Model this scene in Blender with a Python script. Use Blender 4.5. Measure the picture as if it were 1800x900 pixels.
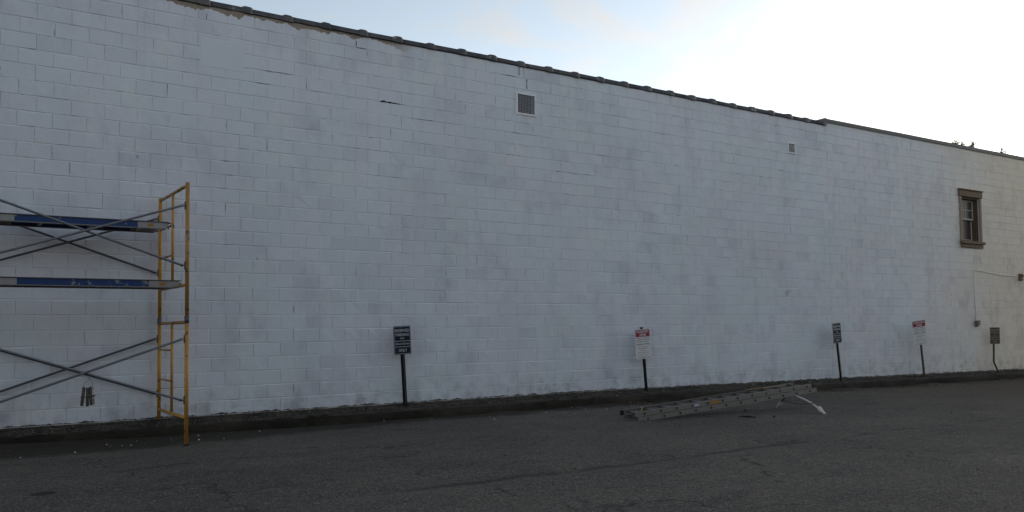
import bpy, bmesh, math, random
import mathutils
from mathutils import Vector, Matrix, noise

rnd = random.Random(7)
R = math.radians
scene = bpy.context.scene
for o in list(bpy.data.objects):
    bpy.data.objects.remove(o)

# ------------------------------------------------------------------ camera
F_PX, CX, CY, W_PX, H_PX = 1529.0, 900.0, 506.0, 1800.0, 900.0
YAW, PITCH, ROLL = R(34.0), R(2.78), R(-0.676)
CAM = Vector((0.0, -12.70, 1.156))
cfw = Vector((math.sin(YAW) * math.cos(PITCH), math.cos(YAW) * math.cos(PITCH), math.sin(PITCH)))
cr0 = Vector((math.cos(YAW), -math.sin(YAW), 0))
cu0 = cr0.cross(cfw)
cr = cr0 * math.cos(ROLL) + cu0 * math.sin(ROLL)
cu = -cr0 * math.sin(ROLL) + cu0 * math.cos(ROLL)
cd = bpy.data.cameras.new('camera')
cd.sensor_width = 36.0
cd.lens = 36.0 * F_PX / W_PX
cd.shift_y = (CY - H_PX / 2) / W_PX
cd.clip_start = 0.05
cd.clip_end = 5000
cam = bpy.data.objects.new('camera', cd)
scene.collection.objects.link(cam)
m = Matrix((cr, cu, -cfw)).transposed().to_4x4()
m.translation = CAM
cam.matrix_world = m
scene.camera = cam


def project(p):
    v = Vector(p) - CAM
    z = v.dot(cfw)
    return CX + F_PX * v.dot(cr) / z, CY - F_PX * v.dot(cu) / z, z


def at_y(px, py, y):
    d = cfw + cr * ((px - CX) / F_PX) + cu * ((CY - py) / F_PX)
    return CAM + d * ((y - CAM.y) / d.y)


# ------------------------------------------------------------------ sky and sun
SUN_EL, SUN_A = R(8.0), R(13.0)          # elevation; angle behind the wall plane, from +X
sun_dir = Vector((math.cos(SUN_A) * math.cos(SUN_EL), math.sin(SUN_A) * math.cos(SUN_EL), math.sin(SUN_EL)))
world = bpy.data.worlds.new('World')
scene.world = world
world.use_nodes = True
wt = world.node_tree
wt.nodes.clear()


def wn(kind, **kw):
    n = wt.nodes.new(kind)
    for k, v in kw.items():
        setattr(n, k, v)
    return n


sky = wn('ShaderNodeTexSky', sky_type='NISHITA', sun_disc=False)
sky.sun_elevation = SUN_EL
sky.sun_rotation = math.pi / 2 - SUN_A     # 0 = +Y, clockwise towards +X
sky.altitude = 200
sky.air_density = 1.0
sky.dust_density = 0.6
sky.ozone_density = 1.4
wc = wn('ShaderNodeTexCoord')
wm = wn('ShaderNodeMapping')
wm.inputs['Rotation'].default_value = (R(20), R(-30), R(-35))
wm.inputs['Scale'].default_value = (1.2, 5.0, 8.0)
wnz = wn('ShaderNodeTexNoise')
wnz.inputs['Scale'].default_value = 1.6
wnz.inputs['Detail'].default_value = 7
wnz.inputs['Roughness'].default_value = 0.62
wnz.inputs['Distortion'].default_value = 0.6
wr = wn('ShaderNodeMapRange')
wr.inputs['From Min'].default_value = 0.47
wr.inputs['From Max'].default_value = 0.62
wr.inputs['To Min'].default_value = 0.50
wr.inputs['To Max'].default_value = 0.95
wbw = wn('ShaderNodeRGBToBW')
wmul = wn('ShaderNodeMath', operation='MULTIPLY')
wmul.inputs[1].default_value = 1.0
wmix = wn('ShaderNodeMix', data_type='RGBA')
wbg = wn('ShaderNodeBackground')
wbg.inputs['Strength'].default_value = 0.10
wo = wn('ShaderNodeOutputWorld')
L = wt.links.new
L(wc.outputs['Generated'], wm.inputs['Vector'])
L(wm.outputs['Vector'], wnz.inputs['Vector'])
L(wnz.outputs['Fac'], wr.inputs['Value'])
L(sky.outputs['Color'], wbw.inputs['Color'])
L(wbw.outputs['Val'], wmul.inputs[0])
L(wr.outputs['Result'], wmix.inputs['Factor'])
L(sky.outputs['Color'], wmix.inputs[6])
L(wmul.outputs['Value'], wmix.inputs[7])
L(wmix.outputs[2], wbg.inputs['Color'])
L(wbg.outputs['Background'], wo.inputs['Surface'])

sd = bpy.data.lights.new('sun', 'SUN')
sd.energy = 2.5
sd.angle = R(0.53)
sd.color = (1.0, 0.86, 0.70)
sun = bpy.data.objects.new('sun', sd)
scene.collection.objects.link(sun)
sun.rotation_euler = sun_dir.to_track_quat('Z', 'Y').to_euler()
sun.location = (40, 20, 30)

scene.view_settings.view_transform = 'Standard'
scene.view_settings.look = 'None'
scene.view_settings.gamma = 1.0
scene.view_settings.exposure = 1.62
scene.view_settings.use_curve_mapping = False
scene.render.engine = 'CYCLES'
scene.render.resolution_x, scene.render.resolution_y = 1024, 512


# ------------------------------------------------------------------ materials
class Mat:
    def __init__(self, name, rough=0.7, metal=0.0, spec=0.4):
        self.m = bpy.data.materials.new(name)
        self.m.use_nodes = True
        self.t = self.m.node_tree
        self.b = self.t.nodes['Principled BSDF']
        self.b.inputs['Roughness'].default_value = rough
        self.b.inputs['Metallic'].default_value = metal
        self.b.inputs['Specular IOR Level'].default_value = spec
        self._pos = None

    def n(self, kind, **kw):
        n = self.t.nodes.new(kind)
        for k, v in kw.items():
            setattr(n, k, v)
        return n

    def link(self, a, b):
        self.t.links.new(a, b)

    def pos(self):
        if self._pos is None:
            self._pos = self.n('ShaderNodeNewGeometry').outputs['Position']
        return self._pos

    def objpos(self):
        return self.n('ShaderNodeTexCoord').outputs['Object']

    def xyz(self):
        s = self.n('ShaderNodeSeparateXYZ')
        self.link(self.pos(), s.inputs[0])
        return s.outputs

    def noise(self, scale, detail=4, rough=0.55, stretch=None, vec=None, offset=None):
        v = vec or self.pos()
        if stretch or offset:
            mp = self.n('ShaderNodeMapping')
            if stretch:
                mp.inputs['Scale'].default_value = stretch
            if offset:
                mp.inputs['Location'].default_value = offset
            self.link(v, mp.inputs['Vector'])
            v = mp.outputs['Vector']
        n = self.n('ShaderNodeTexNoise')
        n.inputs['Scale'].default_value = scale
        n.inputs['Detail'].default_value = detail
        n.inputs['Roughness'].default_value = rough
        self.link(v, n.inputs['Vector'])
        return n.outputs['Fac']

    def voronoi(self, scale, feature='F1', out='Distance', vec=None):
        n = self.n('ShaderNodeTexVoronoi', feature=feature)
        n.inputs['Scale'].default_value = scale
        self.link(vec or self.pos(), n.inputs['Vector'])
        return n.outputs[out]

    def ramp(self, v, a, b, lo=0.0, hi=1.0, smooth=True):
        n = self.n('ShaderNodeMapRange')
        if smooth:
            n.interpolation_type = 'SMOOTHSTEP'
        n.inputs['From Min'].default_value = a
        n.inputs['From Max'].default_value = b
        n.inputs['To Min'].default_value = lo
        n.inputs['To Max'].default_value = hi
        self.link(v, n.inputs['Value'])
        return n.outputs['Result']

    def math(self, op, a, b=None, c=None):
        n = self.n('ShaderNodeMath', operation=op)
        for i, v in enumerate((a, b, c)):
            if v is None:
                continue
            if isinstance(v, (int, float)):
                n.inputs[i].default_value = v
            else:
                self.link(v, n.inputs[i])
        return n.outputs['Value']

    def mix(self, f, a, b, blend='MIX'):
        n = self.n('ShaderNodeMix', data_type='RGBA', blend_type=blend)
        for i, v in ((0, f), (6, a), (7, b)):
            if isinstance(v, (int, float)):
                n.inputs[i].default_value = v
            elif isinstance(v, tuple):
                n.inputs[i].default_value = (*v, 1.0)
            else:
                self.link(v, n.inputs[i])
        return n.outputs[2]

    def color(self, c):
        if isinstance(c, tuple):
            self.b.inputs['Base Color'].default_value = (*c, 1.0)
        else:
            self.link(c, self.b.inputs['Base Color'])

    def bump(self, h, strength=0.3, dist=0.01):
        n = self.n('ShaderNodeBump')
        n.inputs['Strength'].default_value = strength
        n.inputs['Distance'].default_value = dist
        self.link(h, n.inputs['Height'])
        self.link(n.outputs['Normal'], self.b.inputs['Normal'])


def ground_z(x):
    """asphalt level along the foot of the kerb: nearly level, falling gently towards the far end"""
    t = max(0.0, min(20.0, x - 9.0))
    s = t * t / (t + 2.0) if t > 0 else 0.0
    return -0.205 - 0.0095 * s


def block_paint(name, warm=0.0, tan_edge=False):
    k = Mat(name, rough=0.62, spec=0.35)
    x, y, z = k.xyz()
    geo = k.n('ShaderNodeNewGeometry')
    oi = k.n('ShaderNodeObjectInfo')
    r = k.math('FRACT', k.math('ADD', geo.outputs['Random Per Island'], oi.outputs['Random']))
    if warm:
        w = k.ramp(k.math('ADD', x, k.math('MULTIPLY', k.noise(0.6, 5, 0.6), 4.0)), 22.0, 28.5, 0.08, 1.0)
    lav = k.ramp(k.noise(0.75, 5, 0.6, stretch=(1.0, 1.0, 0.7), offset=(3, 0, 1)), 0.40, 0.62)
    col = k.mix(lav, (0.705, 0.778, 0.840), (0.735, 0.762, 0.840))
    big = k.ramp(k.noise(0.45, 5, 0.6, offset=(11, 0, 5)), 0.38, 0.64)
    col = k.mix(k.math('MULTIPLY', big, 0.36), col, (0.62, 0.632, 0.690))
    mid = k.ramp(k.noise(1.5, 5, 0.64, stretch=(1.15, 1.0, 0.65)), 0.47, 0.68)
    col = k.mix(k.math('MULTIPLY', mid, k.math('ADD', k.math('MULTIPLY', r, 0.30), 0.16)), col, (0.47, 0.485, 0.565))
    pale = k.ramp(k.noise(2.1, 4, 0.6, stretch=(1.2, 1.0, 0.7), offset=(7, 2, 3)), 0.56, 0.72)
    col = k.mix(k.math('MULTIPLY', pale, 0.5), col, (0.80, 0.815, 0.825))
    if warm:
        col = k.mix(k.math('MULTIPLY', w, 0.85), col, k.mix(mid, (0.80, 0.70, 0.55), (0.66, 0.56, 0.43)))  # warm white paint, plus lens glare painted in towards the far end
    # a few blocks took the roller a little differently
    odd = k.ramp(r, 0.80, 0.98)
    col = k.mix(1.0, col, k.mix(odd, (1.0, 1.0, 1.0), (0.93, 0.93, 0.94)), 'MULTIPLY')
    col = k.mix(1.0, col, k.mix(r, (0.985, 0.985, 0.985), (1.01, 1.01, 1.01)), 'MULTIPLY')
    streak = k.ramp(k.noise(5.0, 4, 0.6, stretch=(1.6, 1.0, 0.16)), 0.55, 0.8)
    col = k.mix(k.math('MULTIPLY', streak, 0.22), col, (0.42, 0.41, 0.44))
    pores = k.ramp(k.noise(46, 2, 0.5), 0.70, 0.80)
    col = k.mix(k.math('MULTIPLY', pores, 0.22), col, (0.25, 0.25, 0.26))
    fleck = k.ramp(k.noise(2.4, 3, 0.5), 0.725, 0.735)
    col = k.mix(k.math('MULTIPLY', fleck, 0.5), col, (0.28, 0.27, 0.27))
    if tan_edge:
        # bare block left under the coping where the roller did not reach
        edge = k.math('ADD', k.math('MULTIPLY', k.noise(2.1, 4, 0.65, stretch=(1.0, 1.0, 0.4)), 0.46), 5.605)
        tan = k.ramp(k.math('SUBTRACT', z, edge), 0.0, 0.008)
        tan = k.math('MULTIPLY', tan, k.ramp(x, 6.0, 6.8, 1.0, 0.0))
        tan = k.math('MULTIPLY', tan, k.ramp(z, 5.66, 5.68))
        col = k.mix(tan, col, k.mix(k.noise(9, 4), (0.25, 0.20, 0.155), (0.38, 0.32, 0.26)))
    # unpainted, tar-splashed foot of the wall following the strip
    foot = k.math('MULTIPLY', k.math('MAXIMUM', k.math('SUBTRACT', x, 10.5), 0.0), -0.0090)
    rel = k.math('SUBTRACT', z, foot)
    ragged = k.math('ADD', k.math('MULTIPLY', k.noise(3.2, 5, 0.7, stretch=(1.0, 1.0, 0.3)), 0.16), -0.065)
    low = k.ramp(k.math('SUBTRACT', rel, ragged), -0.004, 0.006, 1.0, 0.0)
    col = k.mix(low, col, k.mix(k.noise(11, 4), (0.02, 0.02, 0.02), (0.13, 0.115, 0.10)))
    splash = k.math('MULTIPLY', k.ramp(rel, 0.0, 0.60, 0.50, 0.0), k.ramp(k.noise(4.0, 5, 0.65), 0.4, 0.7))
    col = k.mix(splash, col, (0.22, 0.215, 0.215))
    k.color(col)
    h = k.math('ADD', k.math('MULTIPLY', k.noise(85, 3, 0.6), 0.55), k.math('MULTIPLY', k.noise(14, 4, 0.6), 0.8))
    k.bump(h, 0.6, 0.009)
    return k.m


def mortar_paint(name, warm=0.0):
    k = Mat(name, rough=0.8, spec=0.25)
    x, y, z = k.xyz()
    base = k.mix(k.ramp(k.noise(0.42, 5, 0.6), 0.36, 0.66), (0.745, 0.75, 0.755), (0.69, 0.68, 0.70))
    gap = k.ramp(k.noise(2.3, 6, 0.75, stretch=(1.0, 1.0, 2.2)), 0.60, 0.66)
    up = k.ramp(z, 1.5, 4.2, 0.35, 1.0)
    col = k.mix(k.math('MULTIPLY', gap, up), base, (0.035, 0.033, 0.033))
    k.color(col)
    k.bump(k.noise(60, 3, 0.6), 0.5, 0.006)
    return k.m


def simple(name, c, rough=0.6, metal=0.0, spec=0.4, var=0.12, scale=12.0, bump=0.0, bscale=60):
    k = Mat(name, rough, metal, spec)
    d = tuple(v * (1 - var) for v in c)
    e = tuple(min(1.0, v * (1 + var)) for v in c)
    k.color(k.mix(k.noise(scale, 4), d, e))
    if bump:
        k.bump(k.noise(bscale, 3), bump, 0.004)
    return k.m


M = {}
M['paint'] = block_paint('block_paint', 0.0, True)
M['paint_far'] = block_paint('block_paint_warm_glare', 1.0)  # far wall colour carries a painted lens glare
M['mortar'] = mortar_paint('mortar_paint')
M['mortar_far'] = mortar_paint('mortar_paint_far', 0.25)
M['gap'] = simple('open_joint', (0.018, 0.017, 0.018), 0.95, spec=0.1)
M['patch'] = simple('patch_paint', (0.69, 0.745, 0.80), 0.6, var=0.05, scale=2.5, bump=0.12, bscale=25)


def coping_mat():
    k = Mat('coping_glaze', 0.5, spec=0.5)
    n1 = k.ramp(k.noise(3.0, 5, 0.65), 0.35, 0.7)
    col = k.mix(n1, (0.045, 0.047, 0.058), (0.13, 0.12, 0.115))
    drips = k.ramp(k.noise(7.0, 5, 0.7, stretch=(1.0, 1.0, 0.8)), 0.60, 0.68)
    col = k.mix(k.math('MULTIPLY', drips, 0.6), col, (0.42, 0.41, 0.40))
    k.color(col)
    k.bump(k.noise(30, 4), 0.35, 0.006)
    return k.m


M['coping'] = coping_mat()
M['flashing'] = simple('flashing', (0.10, 0.095, 0.09), 0.55, var=0.3, scale=4, bump=0.2)
M['roofing'] = simple('roofing', (0.06, 0.06, 0.06), 0.9, var=0.25, scale=3, bump=0.3)
M['sidewall'] = simple('side_brick', (0.30, 0.22, 0.18), 0.85, var=0.25, scale=5, bump=0.3)


def asphalt_mat():
    k = Mat('asphalt', 0.86, spec=0.3)
    x, y, z = k.xyz()
    big = k.ramp(k.noise(0.35, 5, 0.62), 0.33, 0.68)
    col = k.mix(big, (0.084, 0.073, 0.062), (0.138, 0.120, 0.101))
    mid = k.ramp(k.noise(1.4, 6, 0.68, stretch=(0.7, 1.5, 1.0)), 0.52, 0.72)
    col = k.mix(k.math('MULTIPLY', mid, 0.72), col, (0.042, 0.038, 0.034))
    fine = k.ramp(k.noise(9.0, 5, 0.7, stretch=(0.6, 1.3, 1.0)), 0.44, 0.66)
    col = k.mix(k.math('MULTIPLY', fine, 0.42), col, (0.048, 0.046, 0.043))
    agg = k.n('ShaderNodeTexVoronoi', feature='F1')
    agg.inputs['Scale'].default_value = 72
    k.link(k.pos(), agg.inputs['Vector'])
    sc = k.n('ShaderNodeSeparateColor')
    k.link(agg.outputs['Color'], sc.inputs[0])
    stone = k.ramp(sc.outputs[0], 0.80, 0.99)
    dark = k.ramp(sc.outputs[1], 0.70, 0.95)
    col = k.mix(k.math('MULTIPLY', stone, 0.6), col, (0.31, 0.29, 0.265))
    col = k.mix(k.math('MULTIPLY', dark, 0.75), col, (0.020, 0.020, 0.020))
    # hairline cracks, broken up
    wv = k.n('ShaderNodeVectorMath', operation='ADD')
    nz = k.n('ShaderNodeTexNoise')
    nz.inputs['Scale'].default_value = 1.3
    nz.inputs['Detail'].default_value = 6
    k.link(k.pos(), nz.inputs['Vector'])
    k.link(k.pos(), wv.inputs[0])
    k.link(nz.outputs['Color'], wv.inputs[1])
    cr_ = k.ramp(k.voronoi(0.33, 'DISTANCE_TO_EDGE', 'Distance', wv.outputs[0]), 0.0, 0.008, 1.0, 0.0)
    cr_ = k.math('MULTIPLY', cr_, k.ramp(k.noise(1.6, 4, 0.6, offset=(5, 3, 0)), 0.46, 0.60))
    col = k.mix(k.math('MULTIPLY', cr_, 0.8), col, (0.016, 0.016, 0.016))
    # soil and moss washed against the kerb, wider by the scaffold
    d = k.math('ADD', y, k.math('MULTIPLY', k.ramp(x, 1.0, 6.5, 1.0, 0.0), 0.55))
    d = k.math('ADD', d, k.math('MULTIPLY', k.math('SUBTRACT', k.noise(1.1, 6, 0.68), 0.5), 1.3))
    dirt = k.ramp(d, -1.25, -0.80)
    col = k.mix(k.math('MULTIPLY', dirt, 0.9), col, k.mix(k.noise(6, 5), (0.017, 0.0145, 0.011), (0.040, 0.034, 0.026)))
    # warm lens glare painted as brown over the far end of the lot
    glare_tint = k.math('MULTIPLY', k.ramp(k.math('ADD', x, k.math('MULTIPLY', k.noise(0.5, 5, 0.65), 8.0)), 15.0, 26.0), 0.55)
    col = k.mix(glare_tint, col, k.mix(k.noise(14, 5, 0.7), (0.060, 0.042, 0.026), (0.125, 0.092, 0.062)))
    # worn seam of an old overlay crossing the lot
    ridge = k.math('ADD', k.math('ADD', y, 5.97), k.math('MULTIPLY', k.math('SUBTRACT', k.noise(0.8, 6, 0.65), 0.5), 0.55))
    seam = k.math('MULTIPLY', k.ramp(k.math('ABSOLUTE', ridge), 0.0, 0.11, 1.0, 0.0), k.ramp(k.noise(0.9, 4, 0.6, offset=(9, 1, 0)), 0.42, 0.58))
    col = k.mix(k.math('MULTIPLY', seam, 0.7), col, (0.024, 0.023, 0.022))
    ridge2 = k.math('ADD', k.math('ADD', y, 3.15), k.math('MULTIPLY', k.math('SUBTRACT', k.noise(0.9, 6, 0.65, offset=(2, 8, 0)), 0.5), 0.9))
    seam2 = k.math('MULTIPLY', k.ramp(k.math('ABSOLUTE', ridge2), 0.0, 0.07, 1.0, 0.0), k.ramp(k.noise(1.1, 4, 0.6, offset=(1, 5, 0)), 0.46, 0.60))
    col = k.mix(k.math('MULTIPLY', seam2, 0.7), col, (0.024, 0.023, 0.022))
    # oil drips
    v = k.n('ShaderNodeVectorMath', operation='DISTANCE')
    k.link(k.pos(), v.inputs[0])
    v.inputs[1].default_value = (0.86, -4.2, -0.2)
    oil = k.ramp(k.math('ADD', v.outputs['Value'], k.math('MULTIPLY', k.noise(6, 3), 0.14)), 0.15, 0.19, 0.85, 0.0)
    col = k.mix(oil, col, (0.012, 0.012, 0.012))
    k.color(col)
    h = k.math('ADD', k.math('MULTIPLY', agg.outputs['Distance'], 0.8), k.math('MULTIPLY', k.noise(4.5, 6, 0.65), 1.6))
    h = k.math('SUBTRACT', h, k.math('MULTIPLY', cr_, 1.2))
    k.bump(h, 0.9, 0.02)
    return k.m


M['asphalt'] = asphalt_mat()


def soil_mat():
    k = Mat('soil_gravel', 0.95, spec=0.15)
    col = k.mix(k.ramp(k.noise(3.0, 6, 0.7), 0.35, 0.68), (0.018, 0.016, 0.013), (0.070, 0.060, 0.048))
    sp = k.n('ShaderNodeTexVoronoi', feature='F1')
    sp.inputs['Scale'].default_value = 55
    k.link(k.pos(), sp.inputs['Vector'])
    sc = k.n('ShaderNodeSeparateColor')
    k.link(sp.outputs['Color'], sc.inputs[0])
    col = k.mix(k.ramp(sc.outputs[0], 0.86, 0.97), col, (0.17, 0.155, 0.135))
    k.color(col)
    k.bump(k.math('ADD', sp.outputs['Distance'], k.noise(12, 5)), 0.8, 0.02)
    return k.m


M['soil'] = soil_mat()


def kerb_mat():
    k = Mat('kerb_concrete', 0.9, spec=0.25)
    col = k.mix(k.ramp(k.noise(1.6, 6, 0.7, stretch=(0.5, 1, 1)), 0.38, 0.66), (0.014, 0.012, 0.009), (0.048, 0.041, 0.032))
    x, y, z = k.xyz()
    rel = k.math('ADD', z, k.math('MULTIPLY', k.math('MAXIMUM', k.math('SUBTRACT', x, 10.5), 0.0), 0.0090))
    worn = k.math('MULTIPLY', k.ramp(rel, -0.085, -0.062), k.ramp(k.noise(5, 5, 0.7), 0.4, 0.62))
    col = k.mix(k.math('MULTIPLY', worn, 0.6), col, (0.105, 0.095, 0.08))
    k.color(col)
    k.bump(k.noise(13, 7, 0.75), 1.0, 0.05)
    return k.m


M['kerb'] = kerb_mat()


def worn_metal(name, paint, bare, amount=0.56, rough=0.5, scale=9.0, metal=0.2):
    k = Mat(name, rough, metal, 0.5)
    ob = k.pos()
    wear = k.ramp(k.noise(scale, 6, 0.72, vec=ob), amount, amount + 0.05)
    col = k.mix(k.noise(4.0, 4, vec=ob), tuple(v * 0.8 for v in paint), tuple(v * 1.15 for v in paint))
    col = k.mix(wear, col, k.mix(k.noise(30, 3, vec=ob), bare, tuple(v * 0.35 for v in bare)))
    k.color(col)
    k.bump(k.noise(70, 3, vec=ob), 0.15, 0.002)
    return k.m


M['yellow'] = worn_metal('yellow_scaffold_paint', (0.50, 0.26, 0.045), (0.10, 0.07, 0.05), 0.59)
M['yellow_worn'] = worn_metal('worn_yellow_scaffold_paint', (0.40, 0.22, 0.065), (0.12, 0.095, 0.075), 0.53)
M['galv'] = simple('galvanised_tube', (0.20, 0.21, 0.235), 0.45, 0.6, 0.5, 0.3, 14)
M['galv_dark'] = simple('weathered_tube', (0.10, 0.10, 0.11), 0.55, 0.5, 0.5, 0.35, 14)
M['blue'] = worn_metal('blue_plank_paint', (0.008, 0.045, 0.160), (0.34, 0.36, 0.39), 0.57, 0.45, 6.0, 0.1)
M['alu'] = simple('aluminium', (0.33, 0.33, 0.335), 0.5, 0.55, 0.5, 0.2, 9)
M['alu_dull'] = simple('dull_aluminium', (0.235, 0.228, 0.218), 0.5, 0.5, 0.5, 0.15, 9)
M['deck'] = simple('plank_deck', (0.10, 0.095, 0.09), 0.8, 0.0, 0.3, 0.3, 8, 0.2)
M['steel_dark'] = simple('rusty_pin_steel', (0.085, 0.075, 0.062), 0.6, 0.5, 0.5, 0.5, 25)
M['steel_bright'] = simple('bright_pin_steel', (0.55, 0.55, 0.53), 0.35, 0.8, 0.5, 0.15, 25)
M['black'] = simple('black_plastic', (0.012, 0.012, 0.013), 0.55, var=0.3)
M['post'] = simple('black_post_paint', (0.008, 0.009, 0.011), 0.6, 0.0, 0.2, 0.4, 20)
M['post_brown'] = simple('brown_post_paint', (0.055, 0.045, 0.035), 0.65, 0.1, 0.4, 0.4, 14)
M['navy'] = simple('navy_sign_face', (0.009, 0.017, 0.036), 0.6, 0.0, 0.2, 0.25, 10)
M['brown_sign'] = simple('brown_sign_face', (0.105, 0.070, 0.044), 0.6, 0.0, 0.2, 0.25, 10)
M['sign_white'] = simple('sign_white', (0.66, 0.67, 0.68), 0.45, var=0.06)
M['sign_grey'] = simple('sign_border_grey', (0.56, 0.59, 0.63), 0.45, var=0.12)
M['sign_cream'] = simple('sign_border_cream', (0.40, 0.37, 0.32), 0.5, var=0.12)
M['red'] = simple('sign_red', (0.25, 0.010, 0.045), 0.45, var=0.12)
M['ink'] = simple('sign_ink', (0.022, 0.024, 0.035), 0.5, var=0.2)
M['ink_pale'] = simple('sign_pale_ink', (0.24, 0.25, 0.28), 0.5, var=0.1)
M['trim'] = simple('brown_window_trim', (0.175, 0.120, 0.078), 0.75, var=0.28, scale=7, bump=0.3)
M['jamb'] = simple('taupe_window_jamb', (0.29, 0.215, 0.165), 0.75, var=0.2, scale=7, bump=0.2)
M['sash'] = simple('sash_white', (0.50, 0.48, 0.45), 0.6, var=0.1)
M['reveal'] = simple('dark_reveal', (0.105, 0.075, 0.050), 0.85, var=0.25)
M['glass'] = simple('window_glass', (0.075, 0.058, 0.044), 0.3, 0.0, 0.25, 0.2, 3)
M['vent_white'] = simple('vent_frame_paint', (0.79, 0.81, 0.83), 0.55, var=0.08)
M['vent_grey'] = simple('vent_bar_paint', (0.36, 0.38, 0.42), 0.55, var=0.15)
M['dark'] = simple('dark_void', (0.012, 0.013, 0.020), 0.9, spec=0.1)
M['box_grey'] = simple('weathered_box', (0.135, 0.125, 0.115), 0.6, 0.2, 0.4, 0.25, 15)
M['conduit'] = simple('painted_conduit', (0.66, 0.63, 0.58), 0.6, var=0.12)
M['lampbrown'] = simple('brown_lamp', (0.14, 0.075, 0.035), 0.6, 0.2, 0.4, 0.4, 15)  # even brown base colour
M['orange'] = simple('orange_sticker', (0.36, 0.18, 0.04), 0.5, var=0.2, scale=40)
M['bluewhite'] = simple('pale_sticker', (0.42, 0.47, 0.54), 0.5, var=0.3, scale=60)
M['rope'] = simple('yellow_rope', (0.42, 0.29, 0.12), 0.8, var=0.2, scale=60)
M['white_tube'] = worn_metal('white_stabiliser', (0.60, 0.60, 0.58), (0.14, 0.13, 0.11), 0.60, 0.5, 16, 0.0)
M['rubber_white'] = simple('pale_rubber', (0.56, 0.555, 0.54), 0.7, var=0.15, scale=20)
M['blocker_brick'] = simple('blocker_dark_brick', (0.13, 0.085, 0.065), 0.9, var=0.3, scale=6, bump=0.3)  # brick of the added building that blocks low sky
M['bark'] = simple('bark', (0.07, 0.055, 0.04), 0.9, var=0.3, bump=0.4)
M['leaf'] = simple('leaf', (0.17, 0.155, 0.10), 0.7, var=0.4, scale=2)
M['pebble'] = simple('pebble', (0.10, 0.092, 0.080), 0.9, var=0.7, scale=9)
M['pale_pebble'] = simple('pale_paint_chip', (0.46, 0.45, 0.43), 0.85, var=0.3, scale=9)
M['weed'] = simple('dry_weed', (0.060, 0.046, 0.028), 0.9, var=0.4, scale=6)
M['stick'] = simple('dark_stick', (0.016, 0.014, 0.012), 0.9, var=0.3)
M['deadleaf'] = simple('dead_leaf', (0.13, 0.075, 0.035), 0.9, var=0.4, scale=8)


# ------------------------------------------------------------------ mesh helpers
def link(o, parent=None):
    scene.collection.objects.link(o)
    if parent is not None:
        o.parent = parent
    return o


class MB:
    def __init__(self):
        self.v, self.f, self.s = [], [], []

    def quad(self, *p):
        i = len(self.v)
        self.v += [tuple(q) for q in p]
        self.f.append(tuple(range(i, i + len(p))))
        return self

    def box(self, x0, x1, y0, y1, z0, z1, bev=0.0):
        i = len(self.v)
        if bev <= 0:
            self.v += [(x, y, z) for x in (x0, x1) for y in (y0, y1) for z in (z0, z1)]
            self.f += [tuple(i + k for k in q) for q in ((0, 1, 3, 2), (4, 6, 7, 5), (0, 4, 5, 1), (2, 3, 7, 6), (0, 2, 6, 4), (1, 5, 7, 3))]
        else:
            bm = bmesh.new()
            bmesh.ops.create_cube(bm, size=1.0)
            for v in bm.verts:
                v.co = Vector(((x0 + x1) / 2 + v.co.x * (x1 - x0), (y0 + y1) / 2 + v.co.y * (y1 - y0), (z0 + z1) / 2 + v.co.z * (z1 - z0)))
            bmesh.ops.bevel(bm, geom=list(bm.edges), offset=bev, segments=1, affect='EDGES')
            bm.verts.ensure_lookup_table()
            self.v += [tuple(v.co) for v in bm.verts]
            self.f += [tuple(i + v.index for v in f.verts) for f in bm.faces]
            bm.free()
        return self

    def tube(self, pts, r, seg=10, caps=True, radii=None):
        pts = [Vector(p) for p in pts]
        rings = []
        up = None
        for k, p in enumerate(pts):
            if k == 0:
                d = pts[1] - pts[0]
            elif k == len(pts) - 1:
                d = pts[-1] - pts[-2]
            else:
                d = (pts[k + 1] - pts[k]).normalized() + (pts[k] - pts[k - 1]).normalized()
            d.normalize()
            if up is None:
                up = Vector((0, 0, 1)) if abs(d.z) < 0.9 else Vector((1, 0, 0))
            a = d.cross(up).normalized()
            b = a.cross(d).normalized()
            up = b
            rr = radii[k] if radii else r
            i = len(self.v)
            for s in range(seg):
                t = 2 * math.pi * s / seg
                self.v.append(tuple(p + a * (math.cos(t) * rr) + b * (math.sin(t) * rr)))
            rings.append(i)
        for k in range(len(rings) - 1):
            for s in range(seg):
                s2 = (s + 1) % seg
                self.f.append((rings[k] + s, rings[k] + s2, rings[k + 1] + s2, rings[k + 1] + s))
                self.s.append(len(self.f) - 1)
        if caps:
            self.f.append(tuple(rings[0] + s for s in reversed(range(seg))))
            self.f.append(tuple(rings[-1] + s for s in range(seg)))
        return self

    def mesh(self, name, mat, fix=True):
        me = bpy.data.meshes.new(name)
        me.from_pydata(self.v, [], self.f)
        if fix:
            bm = bmesh.new()
            bm.from_mesh(me)
            bmesh.ops.recalc_face_normals(bm, faces=bm.faces)
            bm.to_mesh(me)
            bm.free()
        sm = set(self.s)
        if sm:
            me.polygons.foreach_set('use_smooth', [i in sm for i in range(len(me.polygons))])
        me.materials.append(M[mat] if isinstance(mat, str) else mat)
        me.update()
        return me

    def build(self, name, mat, parent=None, fix=True):
        return link(bpy.data.objects.new(name, self.mesh(name, mat, fix)), parent)


def tag(o, label, cat, group=None):
    o['label'] = label
    o['category'] = cat
    if group:
        o['group'] = group
    return o


def empty(name, loc=(0, 0, 0), label=None, cat=None, group=None):
    o = link(bpy.data.objects.new(name, None))
    o.location = loc
    o.empty_display_size = 0.2
    if label:
        tag(o, label, cat, group)
    return o


def structure(o):
    o['kind'] = 'structure'
    return o


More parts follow.
